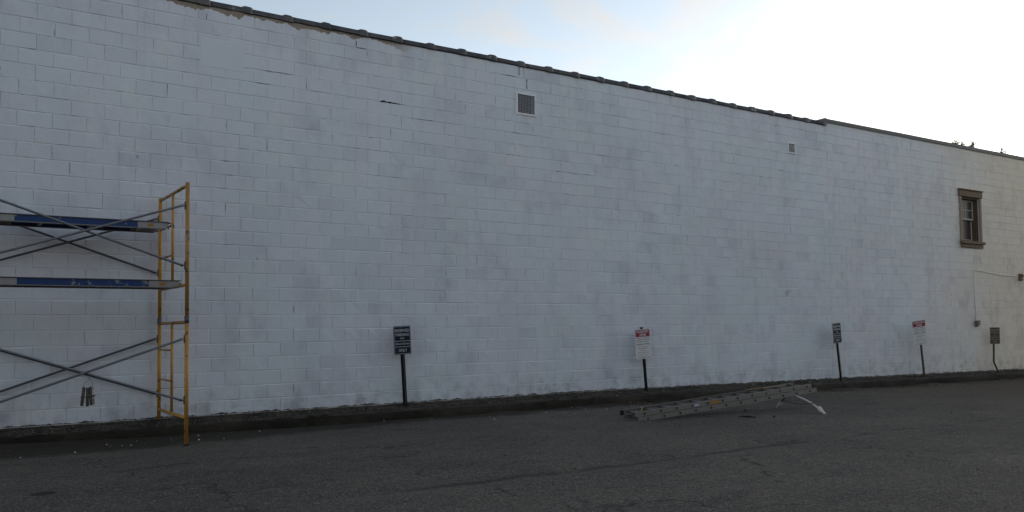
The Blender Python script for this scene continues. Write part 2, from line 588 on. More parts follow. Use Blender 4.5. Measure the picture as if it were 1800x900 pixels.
# ------------------------------------------------------------------ ground
def axis(lo, hi, fine0, fine1, step):
    a = []
    v = fine0
    while v < fine1:
        a.append(v)
        v += step
    a.append(fine1)
    g = step
    while a[-1] < hi:
        g *= 1.45
        a.append(min(hi, a[-1] + g))
    g = step
    while a[0] > lo:
        g *= 1.45
        a.insert(0, max(lo, a[0] - g))
    return a


KERB_Y = -0.56
g = MB()
xs = axis(-900, 900, -4, 34, 0.22)
ys = axis(-900, 900, -12, KERB_Y + 0.06, 0.20)
nx = len(xs)
for yv in ys:
    for xv in xs:
        z = ground_z(xv)
        if -40 < xv < 60 and -40 < yv < 5:
            z += 0.016 * noise.noise(Vector((xv * 0.55, yv * 0.7, 0.3))) + 0.007 * noise.noise(Vector((xv * 1.7, yv * 1.9, 4.3)))
            # a shallow settled ridge running across the lot
            w = yv + 5.95 + 0.25 * noise.noise(Vector((xv * 0.5, 0, 8)))
            z += -0.020 * math.exp(-(w / 0.22) ** 2) + 0.012 * math.exp(-((w + 0.35) / 0.25) ** 2)
        if -9 < xv < 40 and -2.5 < yv < 0.5:
            # soil washed up against the kerb in places
            n_ = noise.noise(Vector((xv * 0.65, 1.7, 3.1))) + 0.5 * noise.noise(Vector((xv * 2.1, yv * 1.5, 8.0)))
            amt = max(0.0, n_) * 0.11 + max(0.0, min(1.0, (4.2 - xv) / 3.0)) * 0.07
            z += amt * math.exp(-max(0.0, KERB_Y - yv) / 0.20)
        if yv > 0.5:
            z -= 0.12
        g.v.append((xv, yv, z))
for j in range(len(ys) - 1):
    for i in range(nx - 1):
        a = j * nx + i
        g.f.append((a, a + 1, a + nx + 1, a + nx))
        g.s.append(len(g.f) - 1)
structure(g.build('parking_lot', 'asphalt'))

# low kerb: rounded, lumpy, one long pour
kb = MB()
prof = [(KERB_Y - 0.03, -0.06), (KERB_Y - 0.02, 0.05), (KERB_Y + 0.0, 0.115), (KERB_Y + 0.035, 0.145), (KERB_Y + 0.11, 0.15), (KERB_Y + 0.13, 0.02)]
kx = [-8 + 0.15 * i for i in range(int(69 / 0.15) + 1)]
for xv in kx:
    for q, (py, pz) in enumerate(prof):
        n1 = noise.noise(Vector((xv * 0.9, q * 0.7, 1.0))) * 0.040 + noise.noise(Vector((xv * 4.0, q * 1.3, 5.0))) * 0.022
        n2 = noise.noise(Vector((xv * 1.2, q * 0.5, 9.0))) * 0.034 + noise.noise(Vector((xv * 5.0, q, 3.0))) * 0.018
        kb.v.append((xv, py + n1, ground_z(xv) + pz + (n2 if 0 < q < 5 else 0)))
for i in range(len(kx) - 1):
    for q in range(len(prof) - 1):
        a = i * 6 + q
        kb.f.append((a, a + 1, a + 7, a + 6))
        kb.s.append(len(kb.f) - 1)
structure(kb.build('kerb', 'kerb'))


def strip_z(x, y):
    t = (y + 0.45) / 0.45
    return ground_z(x) + 0.135 + 0.055 * t + 0.018 * noise.noise(Vector((x * 1.3, y * 4, 2))) + 0.010 * noise.noise(Vector((x * 5, y * 9, 6)))


st = MB()
sx = [-8 + 0.12 * i for i in range(int(69 / 0.12) + 1)]
sy = [KERB_Y + 0.08, -0.40, -0.32, -0.24, -0.16, -0.09, -0.04, 0.03]
for xv in sx:
    for yv in sy:
        st.v.append((xv, yv, strip_z(xv, yv)))
for i in range(len(sx) - 1):
    for q in range(len(sy) - 1):
        a = i * 8 + q
        st.f.append((a, a + 1, a + 9, a + 8))
        st.s.append(len(st.f) - 1)
structure(st.build('soil_strip', 'soil'))


def pebbles(name, n, mat, place, smin, smax):
    p = MB()
    for _ in range(n):
        x, y, z = place()
        s = rnd.uniform(smin, smax)
        t = rnd.uniform(0, 6.28)
        base = [(math.cos(t + k * 2.094) * s * rnd.uniform(0.7, 1.3), math.sin(t + k * 2.094) * s * rnd.uniform(0.7, 1.3)) for k in range(3)]
        i = len(p.v)
        for bx, by in base:
            p.v.append((x + bx, y + by, z - 0.002))
        for bx, by in base:
            p.v.append((x + bx * 0.6, y + by * 0.6, z + s * rnd.uniform(0.35, 0.8)))
        p.f += [(i + 3, i + 4, i + 5), (i, i + 1, i + 4, i + 3), (i + 1, i + 2, i + 5, i + 4), (i + 2, i, i + 3, i + 5)]
    o = p.build(name, mat)
    o['kind'] = 'stuff'
    return o


def on_strip():
    while True:
        x = rnd.uniform(-2, 28)
        if rnd.random() < 0.15 + 1.6 * max(0, noise.noise(Vector((x * 1.1, 0, 4)))) + (0.3 if x > 9 else 0):
            break
    y = -rnd.uniform(0.04, 0.46)
    return x, y, strip_z(x, y)


def on_foot():
    while True:
        x = rnd.uniform(-2, 24)
        if rnd.random() < 0.12 + 1.8 * max(0, noise.noise(Vector((x * 0.9, 7, 2)))):
            break
    y = KERB_Y - 0.05 - abs(rnd.gauss(0, 0.5))
    return x, y, ground_z(x) + 0.012


def on_lot():
    x = rnd.uniform(-1, 22)
    y = rnd.uniform(-9.5, -1)
    return x, y, ground_z(x) + 0.010


o = pebbles('gravel', 2200, 'pebble', on_strip, 0.006, 0.020)
tag(o, 'loose grey gravel scattered along the soil strip under the wall', 'gravel')
o = pebbles('paint_chips', 140, 'pale_pebble', lambda: on_strip() if rnd.random() < 0.45 else on_foot(), 0.005, 0.017)
tag(o, 'pale paint chips and crumbs littering the kerb', 'paint chips')
o = pebbles('grit', 900, 'pebble', on_lot, 0.004, 0.011)
tag(o, 'fine grey grit scattered over the dark asphalt', 'grit')
o = pebbles('fallen_leaves', 60, 'deadleaf', lambda: on_foot() if rnd.random() < 0.7 else on_lot(), 0.012, 0.024)
tag(o, 'small brown dead leaves lying near the kerb', 'leaves')

# dry weeds and crumbled dirt banked against the foot of the wall
wd = MB()
for _ in range(1600):
    x = rnd.uniform(-4, 30)
    dens = noise.noise(Vector((x * 0.8, 3, 1)))
    if dens < -0.05 and rnd.random() < 0.75:
        continue
    y = -abs(rnd.gauss(0.02, 0.03)) - 0.004
    if rnd.random() < 0.15:
        y = -rnd.uniform(0.05, 0.45)
    z = strip_z(x, y) - 0.005
    hgt = rnd.uniform(0.02, 0.055) * (1 + max(0, dens))
    t = rnd.uniform(0, 3.14)
    w = rnd.uniform(0.003, 0.009)
    dx, dy = math.cos(t) * w, math.sin(t) * w * 0.5
    lx, ly = rnd.uniform(-0.03, 0.03), -abs(rnd.uniform(0, 0.02))
    wd.quad((x - dx, y - dy, z), (x + dx, y + dy, z), (x + lx, y + ly, z + hgt))
o = wd.build('dry_weeds', 'weed', fix=False)
o['kind'] = 'stuff'
tag(o, 'short dry weeds and dead grass along the foot of the white wall', 'weeds')

# ------------------------------------------------------------------ block buildings
CW, CH = 0.4064, 0.2032
X_STEP = 17.55
JX, JZ = 0.0010, 0.0019                # half joint widths
PHASE = 3.578


def ragged(b, p0, p1, thick, r, steps=None):
    """a ragged dark crevice along a joint, lying in the joint's recess"""
    (x0, z0), (x1, z1) = p0, p1
    n = steps or max(2, int(math.hypot(x1 - x0, z1 - z0) / 0.035))
    vert = abs(z1 - z0) > abs(x1 - x0)
    prev = None
    for i in range(n + 1):
        t = i / n
        x, z = x0 + (x1 - x0) * t, z0 + (z1 - z0) * t
        w = thick * r.uniform(0.25, 1.0) * (0.5 if i in (0, n) else 1.0)
        o_ = r.uniform(-0.3, 0.3) * thick
        if vert:
            a, c = (x + o_ - w / 2, -0.0060, z), (x + o_ + w / 2, -0.0060, z)
        else:
            a, c = (x, -0.0030, z + 0.003 + o_ - w / 2), (x, -0.0030, z + 0.003 + o_ + w / 2)
        if prev:
            b.quad(prev[0], a, c, prev[1]) if not vert else b.quad(prev[0], prev[1], c, a)
        prev = (a, c)


def subtract(rects, hole):
    out = []
    hx0, hx1, hz0, hz1 = hole
    for (x0, x1, z0, z1) in rects:
        if x1 <= hx0 or x0 >= hx1 or z1 <= hz0 or z0 >= hz1:
            out.append((x0, x1, z0, z1))
            continue
        if x0 < hx0:
            out.append((x0, hx0, z0, z1))
        if x1 > hx1:
            out.append((hx1, x1, z0, z1))
        a, b = max(x0, hx0), min(x1, hx1)
        if z0 < hz0:
            out.append((a, b, z0, hz0))
        if z1 > hz1:
            out.append((a, b, hz1, z1))
    return [q for q in out if q[1] - q[0] > 0.02 and q[3] - q[2] > 0.02]


def block_mb(w, h, seed):
    """one painted block: uneven face, weathered ledge along its top edge; origin at its lower left front corner"""
    r = random.Random(seed)
    b = MB()
    j = lambda s_: r.uniform(-s_, s_)
    D = 0.035
    n = 4
    side_d = r.choice((0.0008, 0.0014, 0.0022, 0.0040))
    led = r.uniform(0.008, 0.016)
    lip = r.choice((0.001, 0.004, 0.007, 0.009, 0.011))
    fr = [0.0] + [(i + j(0.3)) / n for i in range(1, n)] + [1.0]
    faces_t, faces_b, out_t, out_b = [], [], [], []
    for i, f in enumerate(fr):
        x = 0.0014 + f * (w - 0.0028)
        end = i in (0, n)
        xo = f * w
        faces_t.append(len(b.v)); b.v.append((x, -0.0012 - r.uniform(0.0, lip), h - led - j(0.0025)))
        faces_b.append(len(b.v)); b.v.append((x, j(0.0018), 0.0030 + abs(j(0.0030))))
        out_t.append(len(b.v)); b.v.append((xo, side_d if end else 0.0095, h + j(0.0014)))
        out_b.append(len(b.v)); b.v.append((xo, side_d if end else 0.0040, j(0.0012)))
    b.f.append(tuple(faces_b) + tuple(reversed(faces_t)))
    for i in range(n):
        b.f.append((faces_t[i], faces_t[i + 1], out_t[i + 1], out_t[i]))
        b.f.append((out_b[i], out_b[i + 1], faces_b[i + 1], faces_b[i]))
    for i, flip in ((0, False), (n, True)):
        q_ = (out_b[i], faces_b[i], faces_t[i], out_t[i])
        b.f.append(q_ if not flip else tuple(reversed(q_)))
    return b


def layout(x0, x1, j0, j1, holes):
    out = []
    for c in range(j0, j1):
        ph = PHASE + (0 if c % 2 == 0 else CW / 2) + rnd.uniform(-0.014, 0.014)
        n = math.floor((x0 - ph) / CW)
        x = ph + n * CW
        while x < x1:
            a, b = max(x, x0), min(x + CW, x1)
            full = (b - a) > CW - 1e-4
            rect = (a + (JX if a > x0 + 1e-6 else 0.0003), b - (JX if b < x1 - 1e-6 else 0.0003), c * CH + JZ, (c + 1) * CH - JZ)
            if rect[1] - rect[0] > 0.03:
                pieces = [rect]
                for hle in holes:
                    pieces = subtract(pieces, hle)
                for p in pieces:
                    out.append((p, full and p == rect))
            x += CW
    return out


def make_blocks(parent, x0, x1, j0, j1, holes, mat, limit=300):
    cells = layout(x0, x1, j0, j1, holes)
    scored = []
    for idx, (p, full) in enumerate(cells):
        if not full:
            continue
        px, py, z = project(((p[0] + p[1]) / 2, 0, (p[2] + p[3]) / 2))
        if -10 < px < 1810 and -8 < py < 905 and z > 0:
            zf = ground_z(p[0]) + 0.2
            if p[3] < zf:
                continue
            ax = project((p[1], 0, p[2]))[0] - project((p[0], 0, p[2]))[0]
            scored.append((-ax * F_PX * CH / z, idx))
    scored.sort()
    chosen = set(i for _, i in scored[:limit])
    variants = [block_mb(CW - 2 * JX, CH - 2 * JZ, 100 + s).mesh('block', mat) for s in range(10)]
    rest = MB()
    for idx, (p, full) in enumerate(cells):
        dy = rnd.uniform(-0.0014, 0.0014)
        dz = rnd.uniform(-0.0016, 0.0016)
        if idx in chosen:
            o = bpy.data.objects.new('block', rnd.choice(variants))
            scene.collection.objects.link(o)
            o.parent = parent
            o.location = (p[0] - parent.location.x, dy - parent.location.y, p[2] + dz - parent.location.z)
            o.rotation_euler = (rnd.uniform(-.004, .004), 0, rnd.uniform(-.002, .002))
        else:
            b = block_mb(p[1] - p[0], p[3] - p[2], idx)
            i = len(rest.v)
            rest.v += [(x + p[0] - parent.location.x, y + dy - parent.location.y, z + p[2] + (dz if full else 0.0) - parent.location.z) for x, y, z in b.v]
            rest.f += [tuple(i + k for k in f) for f in b.f]
    o = rest.build('blocks', mat, parent)
    o['kind'] = 'stuff'


def core(parent, x0, x1, z0, z1, holes, mat, name):
    rects = [(x0, x1, z0, z1)]
    for hle in holes:
        rects = subtract(rects, hle)
    b = MB()
    for (a, c, e, f) in rects:
        b.box(a, c, 0.0062, 0.20, e, f)
    return b.build(name, mat, parent)


# window and vent openings
WIN = (23.36, 24.27, 3.44, 4.66)
VENT1 = (8.73, 9.10, 5.05, 5.385)
VENT2 = (16.17, 16.39, 5.12, 5.315)
J0, J1 = -4, 29
Z_BOT, Z_TOP = J0 * CH, J1 * CH
DEPTH = 13.0

b1 = empty('block_building', (0, 0, 0), 'long white painted concrete block building with dark clay tile coping', 'building')
holes1 = [VENT1, VENT2]
make_blocks(b1, -6.0, X_STEP, J0, J1, holes1, M['paint'])
core(b1, -6.0, X_STEP, Z_BOT, Z_TOP, [VENT1, VENT2], 'mortar', 'wall')
gp = MB()
gr = random.Random(21)
for p0, p1, tk in (((8.77, 28 * CH + 0.03), (8.77, 29 * CH), 0.022), ((8.942, 27 * CH), (8.94, 28 * CH), 0.016), ((5.627, 28 * CH), (5.627, 28 * CH + 0.11), 0.013), ((5.808, 27 * CH + 0.07), (5.806, 28 * CH), 0.010),
                   ((5.63, 28 * CH), (5.80, 28 * CH - 0.004), 0.010), ((6.03, 24 * CH + 0.004), (6.25, 24 * CH), 0.030), ((6.22, 24 * CH - 0.004), (6.46, 24 * CH - 0.010), 0.036), ((8.4, 28 * CH), (8.72, 28 * CH), 0.009),
                   ((4.12, 25 * CH), (4.55, 25 * CH), 0.008), ((4.0, 24 * CH), (4.24, 24 * CH), 0.009), ((3.29, 28 * CH), (3.30, 28 * CH + 0.1), 0.010), ((6.6, 23 * CH), (7.0, 23 * CH), 0.009)):
    ragged(gp, p0, p1, tk, gr)
for _ in range(150):
    c = min(28, max(1, int(28 - abs(gr.gauss(0, 9.5)))))
    x = gr.uniform(0.2, 17.2)
    if gr.random() < 0.72:
        l_ = gr.uniform(0.02, 0.22) if gr.random() < 0.88 else gr.uniform(0.2, 0.45)
        ragged(gp, (x, c * CH), (x + l_, c * CH), gr.uniform(0.0025, 0.0060), gr)
    else:
        ph = PHASE + (0 if c % 2 == 0 else CW / 2)
        x = ph + round((x - ph) / CW) * CW
        a = gr.uniform(0.0, 0.10)
        ragged(gp, (x, c * CH + a), (x, c * CH + min(CH, a + gr.uniform(0.03, 0.18))), gr.uniform(0.003, 0.007), gr)
gp.build('open_joints', 'gap', b1, fix=False)['kind'] = 'stuff'
q = MB()
q.box(-6.0, -5.8, 0.203, DEPTH, Z_BOT, Z_TOP).box(X_STEP - 0.21, X_STEP - 0.01, 0.203, DEPTH, Z_BOT, Z_TOP).box(-5.797, X_STEP - 0.213, DEPTH - 0.2, DEPTH - 0.003, Z_BOT, Z_TOP)
q.build('rear_wall', 'sidewall', b1)
MB().box(-5.797, X_STEP - 0.213, 0.203, DEPTH - 0.203, Z_TOP - 0.55, Z_TOP - 0.40).build('roof', 'roofing', b1)

b2 = empty('neighbouring_building', (X_STEP, 0, 0), 'taller warm tinted white block building with brown framed window and metal roof edge', 'building')
Z_TOP2 = Z_TOP + 0.125
X_END = 60.0
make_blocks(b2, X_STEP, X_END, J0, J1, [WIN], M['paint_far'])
c2 = MB()
rects = subtract([(X_STEP + 0.0002, X_END, Z_BOT, Z_TOP2)], WIN)
for (a, c, e, f) in rects:
    c2.box(a - X_STEP, c - X_STEP, 0.0062, 0.20, e, f)
c2.build('wall', 'mortar_far', b2)
tb = MB()
tb.box(0.003, X_END - X_STEP - 0.003, 0.0005, 0.03, Z_TOP + 0.004, Z_TOP2 + 0.003)
tb.build('top_band', 'paint_far', b2)
q = MB()
q.box(0.002, 0.20, 0.203, DEPTH, Z_BOT, Z_TOP2).box(X_END - X_STEP - 0.20, X_END - X_STEP, 0.203, DEPTH, Z_BOT, Z_TOP2).box(0.203, X_END - X_STEP - 0.203, DEPTH - 0.2, DEPTH - 0.003, Z_BOT, Z_TOP2)
q.build('rear_wall', 'sidewall', b2)
MB().box(0.203, X_END - X_STEP - 0.203, 0.203, DEPTH - 0.203, Z_TOP2 - 0.55, Z_TOP2 - 0.40).build('roof', 'roofing', b2)

# --- clay coping tiles with bell ends
TW = 0.6175


def coping_mesh(seed, length):
    r = random.Random(seed)
    b = MB()
    # stations along X: plain barrel then bell
    stations = [(0.0, 1.0), (length - 0.155, 1.0), (length - 0.14, 1.22), (length - 0.11, 1.42), (length - 0.03, 1.42), (length, 1.22), (length + 0.004, 0.9)]
    n = 9
    for sx_, k in stations:
        for i in range(n):
            t = i / (n - 1)
            ang = math.pi * t
            yy = 0.105 - math.cos(ang) * (0.135 + 0.012 * (k - 1) / 0.3)
            zz = 0.012 + max(0, math.sin(ang)) ** 0.6 * (0.058 * k) + r.uniform(-0.0015, 0.0015)
            if i in (0, n - 1):
                zz = -0.022 - (0.012 if k > 1.1 else 0.0)
            b.v.append((sx_, yy, zz))
    for s in range(len(stations) - 1):
        for i in range(n - 1):
            a = s * n + i
            b.f.append((a, a + 1, a + n + 1, a + n))
            b.s.append(len(b.f) - 1)
    b.f.append(tuple(range(n)))
    b.f.append(tuple((len(stations) - 1) * n + i for i in reversed(range(n))))
    return b.mesh('coping_tile', 'coping')


cop = [coping_mesh(s, TW) for s in range(5)]
k = 0
x = 3.345 - TW * 16
while x < X_STEP - 0.3:
    o = bpy.data.objects.new('coping_tile', rnd.choice(cop))
    link(o, b1)
    o.location = (x, rnd.uniform(-0.008, 0.008), Z_TOP + 0.030 + rnd.uniform(-0.006, 0.006))
    o.rotation_euler = (rnd.uniform(-.03, .03), rnd.uniform(-.010, .010), rnd.uniform(-.010, .010))
    x += TW
# mortar bed under the tiles
bed = MB()
xs_ = [-6 + 0.11 * i for i in range(int((X_STEP - 0.02 + 6) / 0.11))]
for xv in xs_:
    d = 0.006 * noise.noise(Vector((xv * 5, 1, 2)))
    bed.v += [(xv, -0.006 + d, Z_TOP + 0.002), (xv, -0.010 + d, Z_TOP + 0.030), (xv, 0.20, Z_TOP + 0.030)]
for i in range(len(xs_) - 1):
    a = i * 3
    bed.f += [(a, a + 1, a + 4, a + 3), (a + 1, a + 2, a + 5, a + 4)]
bed.build('coping_bed', 'coping', b1, fix=False)

# --- second building: straight metal coping with a raised return at the step
mc = MB()
mx = [0.5 * i for i in range(86)]
for xv in mx:
    w = 0.010 * noise.noise(Vector((xv * 0.5, 2, 7)))
    zt = Z_TOP2 + 0.046 + 0.6 * w + 0.0040 * min(xv, 14)
    mc.v += [(xv, -0.035, Z_TOP2 - 0.045 + w + 0.003 * min(xv, 14)), (xv, -0.03, zt - 0.008), (xv, 0.09, zt + 0.012), (xv, 0.25, zt - 0.005), (xv, 0.255, Z_TOP2 - 0.05)]
for i in range(len(mx) - 1):
    for s in range(4):
        a = i * 5 + s
        mc.f.append((a, a + 1, a + 6, a + 5))
mc.f.append((0, 1, 2, 3, 4))
mc.build('metal_coping', 'flashing', b2)
fr = MB()
for yy in (-0.03, 0.22):
    fr.v += [(-0.30, yy, Z_TOP + 0.055), (-0.004, yy, Z_TOP + 0.03), (-0.004, yy, Z_TOP2 + 0.062), (-0.20, yy, Z_TOP + 0.115)]
fr.f += [(0, 1, 2, 3), (4, 7, 6, 5), (3, 2, 6, 7), (0, 3, 7, 4), (1, 5, 6, 2), (0, 4, 5, 1)]
fr.build('flashing', 'flashing', b2)

# --- smooth patch panel let into the block face
pp = MB()
pp.box(3.205, 3.83, -0.0055, 0.010, 5.005, 5.425, 0.004)
pp.build('patch_panel', 'patch', b1)


# --- vents
def vent(parent, hole, cols, rows, lou):
    x0, x1, z0, z1 = hole
    ox = parent.location.x
    e = MB()
    fw = 0.036 if not lou else 0.030
    e.box(x0 - fw - ox, x0 - ox, -0.022, 0.012, z0 - fw, z1 + fw, 0.003)
    e.box(x1 - ox, x1 + fw - ox, -0.022, 0.012, z0 - fw, z1 + fw, 0.003)
    e.box(x0 + 0.001 - ox, x1 - 0.001 - ox, -0.021, 0.012, z1, z1 + fw - 0.001, 0.003)
    e.box(x0 + 0.001 - ox, x1 - 0.001 - ox, -0.021, 0.012, z0 - fw + 0.001, z0, 0.003)
    v = e.build('vent', 'vent_white', parent)
    MB().box(x0 - ox, x1 - ox, 0.085, 0.10, z0, z1).build('duct_back', 'dark', v)
    for i in range(1, cols):
        x = x0 + (x1 - x0) * i / cols - ox
        MB().box(x - 0.0032, x + 0.0032, -0.010, 0.0, z0 + 0.001, z1 - 0.001).build('bar', 'vent_grey', v)
    for i in range(1, rows):
        z = z0 + (z1 - z0) * i / rows
        b = MB()
        if lou:
            b.quad((x0 - ox, -0.012, z - 0.014), (x1 - ox, -0.012, z - 0.014), (x1 - ox, 0.02, z + 0.010), (x0 - ox, 0.02, z + 0.010))
            b.quad((x0 - ox, -0.012, z - 0.017), (x0 - ox, 0.02, z + 0.007), (x1 - ox, 0.02, z + 0.007), (x1 - ox, -0.012, z - 0.017))
            b.build('louvre', 'vent_white', v, fix=False)
        else:
            b.box(x0 + 0.001 - ox, x1 - 0.001 - ox, -0.0085, 0.0015, z - 0.0032, z + 0.0032)
            b.build('bar', 'vent_grey', v)
    return v


vent(b1, VENT1, 11, 12, False)['label'] = 'larger square vent with white frame and fine grid'
vent(b1, VENT2, 1, 9, True)['label'] = 'small louvred vent with pale frame'

# --- window
ox = X_STEP
win = empty('window')
win.parent = b2
x0, x1, z0, z1 = WIN
MB().box(x0 - 0.13 - ox, x1 + 0.13 - ox, -0.055, 0.02, z1 + 0.002, z1 + 0.175, 0.008).build('lintel', 'trim', win)
MB().box(x0 - 0.15 - ox, x1 + 0.15 - ox, -0.085, 0.02, z1 + 0.178, z1 + 0.205, 0.006).build('drip_cap', 'trim', win)
MB().box(x0 - 0.12 - ox, x1 + 0.14 - ox, -0.095, 0.02, z0 - 0.075, z0 - 0.002, 0.008).build('sill', 'trim', win)
MB().box(x0 - 0.08 - ox, x1 + 0.10 - ox, -0.05, 0.02, z0 - 0.175, z0 - 0.078, 0.008).build('apron', 'trim', win)
for a, b_ in ((x0 - 0.10, x0 - 0.001), (x1 + 0.001, x1 + 0.10)):
    MB().box(a - ox, b_ - ox, -0.035, 0.02, z0, z1, 0.006).build('jamb', 'jamb', win)
SY = 0.13
rv = MB()
rv.box(x0 - ox, x0 + 0.05 - ox, 0.021, 0.26, z0 + 0.001, z1 - 0.001)
rv.box(x1 - 0.05 - ox, x1 - ox, 0.021, 0.26, z0 + 0.001, z1 - 0.001)
rv.box(x0 + 0.051 - ox, x1 - 0.051 - ox, 0.021, 0.26, z1 - 0.05, z1 - 0.001)
rv.box(x0 + 0.051 - ox, x1 - 0.051 - ox, 0.021, 0.26, z0 + 0.001, z0 + 0.035)
rv.build('reveal', 'reveal', win)
ix0, ix1, iz0, iz1 = x0 + 0.053, x1 - 0.053, z0 + 0.038, z1 - 0.053
zm = (iz0 + iz1) / 2 + 0.03


def sash(sy, a0, a1, c0, c1, muntin):
    s = MB()
    t = 0.042
    s.box(a0 - ox, a0 + t - ox, sy, sy + 0.035, c0, c1, 0.003)
    s.box(a1 - t - ox, a1 - ox, sy, sy + 0.035, c0, c1, 0.003)
    s.box(a0 + t + 0.001 - ox, a1 - t - 0.001 - ox, sy + 0.001, sy + 0.034, c1 - t, c1 - 0.001, 0.003)
    s.box(a0 + t + 0.001 - ox, a1 - t - 0.001 - ox, sy + 0.001, sy + 0.034, c0 + 0.001, c0 + t, 0.003)
    if muntin:
        xm, zz = (a0 + a1) / 2 - ox, (c0 + c1) / 2
        s.box(xm - 0.011, xm + 0.011, sy + 0.004, sy + 0.028, c0 + t, c1 - t)
        s.box(a0 + t - ox, a1 - t - ox, sy + 0.006, sy + 0.026, zz - 0.011, zz + 0.011)
    o = s.build('sash', 'sash', win)
    return o


sash(SY, ix0, ix1, zm - 0.02, iz1, True)
sash(SY + 0.045, ix0, ix1, iz0, zm + 0.02, False)
xm, zz = (ix0 + ix1) / 2, (zm + iz1) / 2
for a, b_, c, d in ((ix0 + .04, xm - .009, zz + .009, iz1 - .04), (xm + .009, ix1 - .04, zz + .009, iz1 - .04), (ix0 + .04, xm - .009, zm + .02, zz - .009), (xm + .009, ix1 - .04, zm + .02, zz - .009)):
    MB().box(a - ox, b_ - ox, SY + 0.014, SY + 0.018, c, d).build('pane', 'glass', win)
MB().box(ix0 + .04 - ox, ix1 - .04 - ox, SY + 0.060, SY + 0.064, iz0 + .04, zm - .02).build('pane', 'glass', win)
MB().box(x0 - 0.02 - ox, x1 + 0.02 - ox, 0.262, 0.28, z0 - 0.02, z1 + 0.02).build('room_backing', 'dark', win)

# --- wall box, conduit and lamp beside it
eb = empty('junction_box', (23.90, -0.001, 1.13), 'small weathered grey electrical box low on warm tinted block wall', 'electrical box')
MB().box(-0.065, 0.065, -0.085, 0.0, 0.0, 0.135, 0.008).build('housing', 'box_grey', eb)
MB().box(-0.075, 0.075, -0.093, -0.086, 0.025, 0.142, 0.004).build('lid', 'box_grey', eb)
MB().box(-0.03, 0.035, -0.06, -0.01, -0.035, -0.001, 0.006).build('knockout', 'box_grey', eb)
cp = [(23.88, -0.016, 1.275), (23.87, -0.016, 1.9), (23.86, -0.016, 2.55), (23.875, -0.016, 2.635), (23.95, -0.016, 2.655), (24.6, -0.016, 2.60), (25.3, -0.016, 2.545), (26.2, -0.016, 2.53)]
tag(MB().tube(cp, 0.008, 8).build('conduit', 'conduit'), 'thin painted conduit running up and across the warm tinted wall to a lamp', 'conduit')
lp = empty('wall_lamp', (26.42, -0.001, 2.42), 'brown wall lamp at the end of the thin conduit', 'lamp')
MB().box(-0.10, 0.10, -0.05, 0.0, 0.0, 0.20, 0.012).build('back_box', 'lampbrown', lp)
MB().tube([(0.0, -0.052, 0.14), (0.02, -0.11, 0.13), (0.04, -0.17, 0.09)], 0.02, 10).build('arm', 'lampbrown', lp)
MB().tube([(0.03, -0.14, 0.13), (0.05, -0.19, 0.05), (0.06, -0.22, 0.0)], 0.05, 14, radii=[0.03, 0.065, 0.085]).build('shade', 'lampbrown', lp)

# ------------------------------------------------------------------ unseen building added behind the camera to block low sky
ob = empty('sky_blocker', (4, -31, ground_z(4)), 'added unseen brick building blocking low sky across the parking lot, facing the white wall', 'building')
MB().box(-38, 42, -12, 0, -0.5, 9.2).build('wall', 'blocker_brick', ob)  # wall of the added sky blocker
MB().box(-38.25, 42.25, -12.25, 0.25, 9.203, 9.5).build('blocker_parapet', 'flashing', ob)
for fl in (0.9, 5.2):
    for i in range(16):
        wx = -35.5 + i * 5
        w_ = MB().box(wx, wx + 1.5, 0.004, 0.07, fl, fl + 2.1).build('window', 'sash', ob)  # window of the added sky blocker
        MB().box(wx + 0.09, wx + 1.41, 0.072, 0.080, fl + 0.09, fl + 2.01).build('pane', 'glass', w_)
        MB().box(wx - 0.1, wx + 1.6, 0.003, 0.14, fl - 0.14, fl - 0.003).build('sill', 'flashing', w_)  # sill of the added sky blocker

# ------------------------------------------------------------------ scaffold
FX, FY, RY, IY = 2.67, -1.57, -0.065, -0.80
LX = 0.39
foot_f, foot_r = ground_z(FX) - 0.0, strip_z(FX, RY) - 0.005
scf = empty('scaffold', (FX, FY, foot_f), 'two lift yellow tube scaffold with grey cross braces against the white wall', 'scaffold')


def spart(mb, name, mat, parent=None):
    o = mb.build(name, mat, parent or scf)
    if parent is None:
        for v in o.data.vertices:
            v.co -= scf.location
    return o


for fx in (FX, LX):
    for (yy, foot) in ((FY, foot_f), (RY, foot_r)):
        lo = spart(MB().tube([(fx, yy, foot + 0.012), (fx, yy, 1.325)], 0.0245, 14), 'post', 'yellow')
        spart(MB().tube([(fx, yy, 1.345), (fx, yy, 3.035)], 0.0245, 14), 'post', 'yellow_worn' if yy == FY else 'yellow')
        spart(MB().tube([(fx, yy, 1.29), (fx, yy, 1.375)], 0.0295, 14), 'coupler', 'galv_dark')
        spart(MB().box(fx - 0.03, fx + 0.03, yy - 0.03, yy + 0.03, foot + 0.002, foot + 0.014).tube([(fx, yy, foot + 0.013), (fx, yy, foot + 0.10)], 0.0165, 10), 'base_foot', 'black')
        for z in (0.345, 1.095, 2.0, 2.745):
            spart(MB().box(fx - 0.034, fx - 0.018, yy - 0.014, yy + 0.014, z - 0.05, z + 0.05, 0.003).tube([(fx - 0.028, yy, z), (fx - 0.062, yy, z)], 0.007, 8), 'brace_lock', 'galv_dark')
    for z, mt in ((0.128, 'yellow'), (1.30, 'yellow_worn'), (1.765, 'yellow_worn'), (3.0, 'yellow_worn')):
        spart(MB().tube([(fx, FY + 0.02, z), (fx, RY - 0.02, z)], 0.0205, 12), 'cross_bar', mt)
    for a, b_ in ((0.147, 1.281), (1.785, 2.981)):
        spart(MB().tube([(fx, IY, a), (fx, IY, b_)], 0.0185, 12), 'inner_post', 'yellow')
    for z in (0.545, 0.945, 2.19, 2.585):
        spart(MB().tube([(fx, IY + 0.012, z), (fx, RY - 0.018, z)], 0.0125, 10), 'rung', 'yellow_worn')


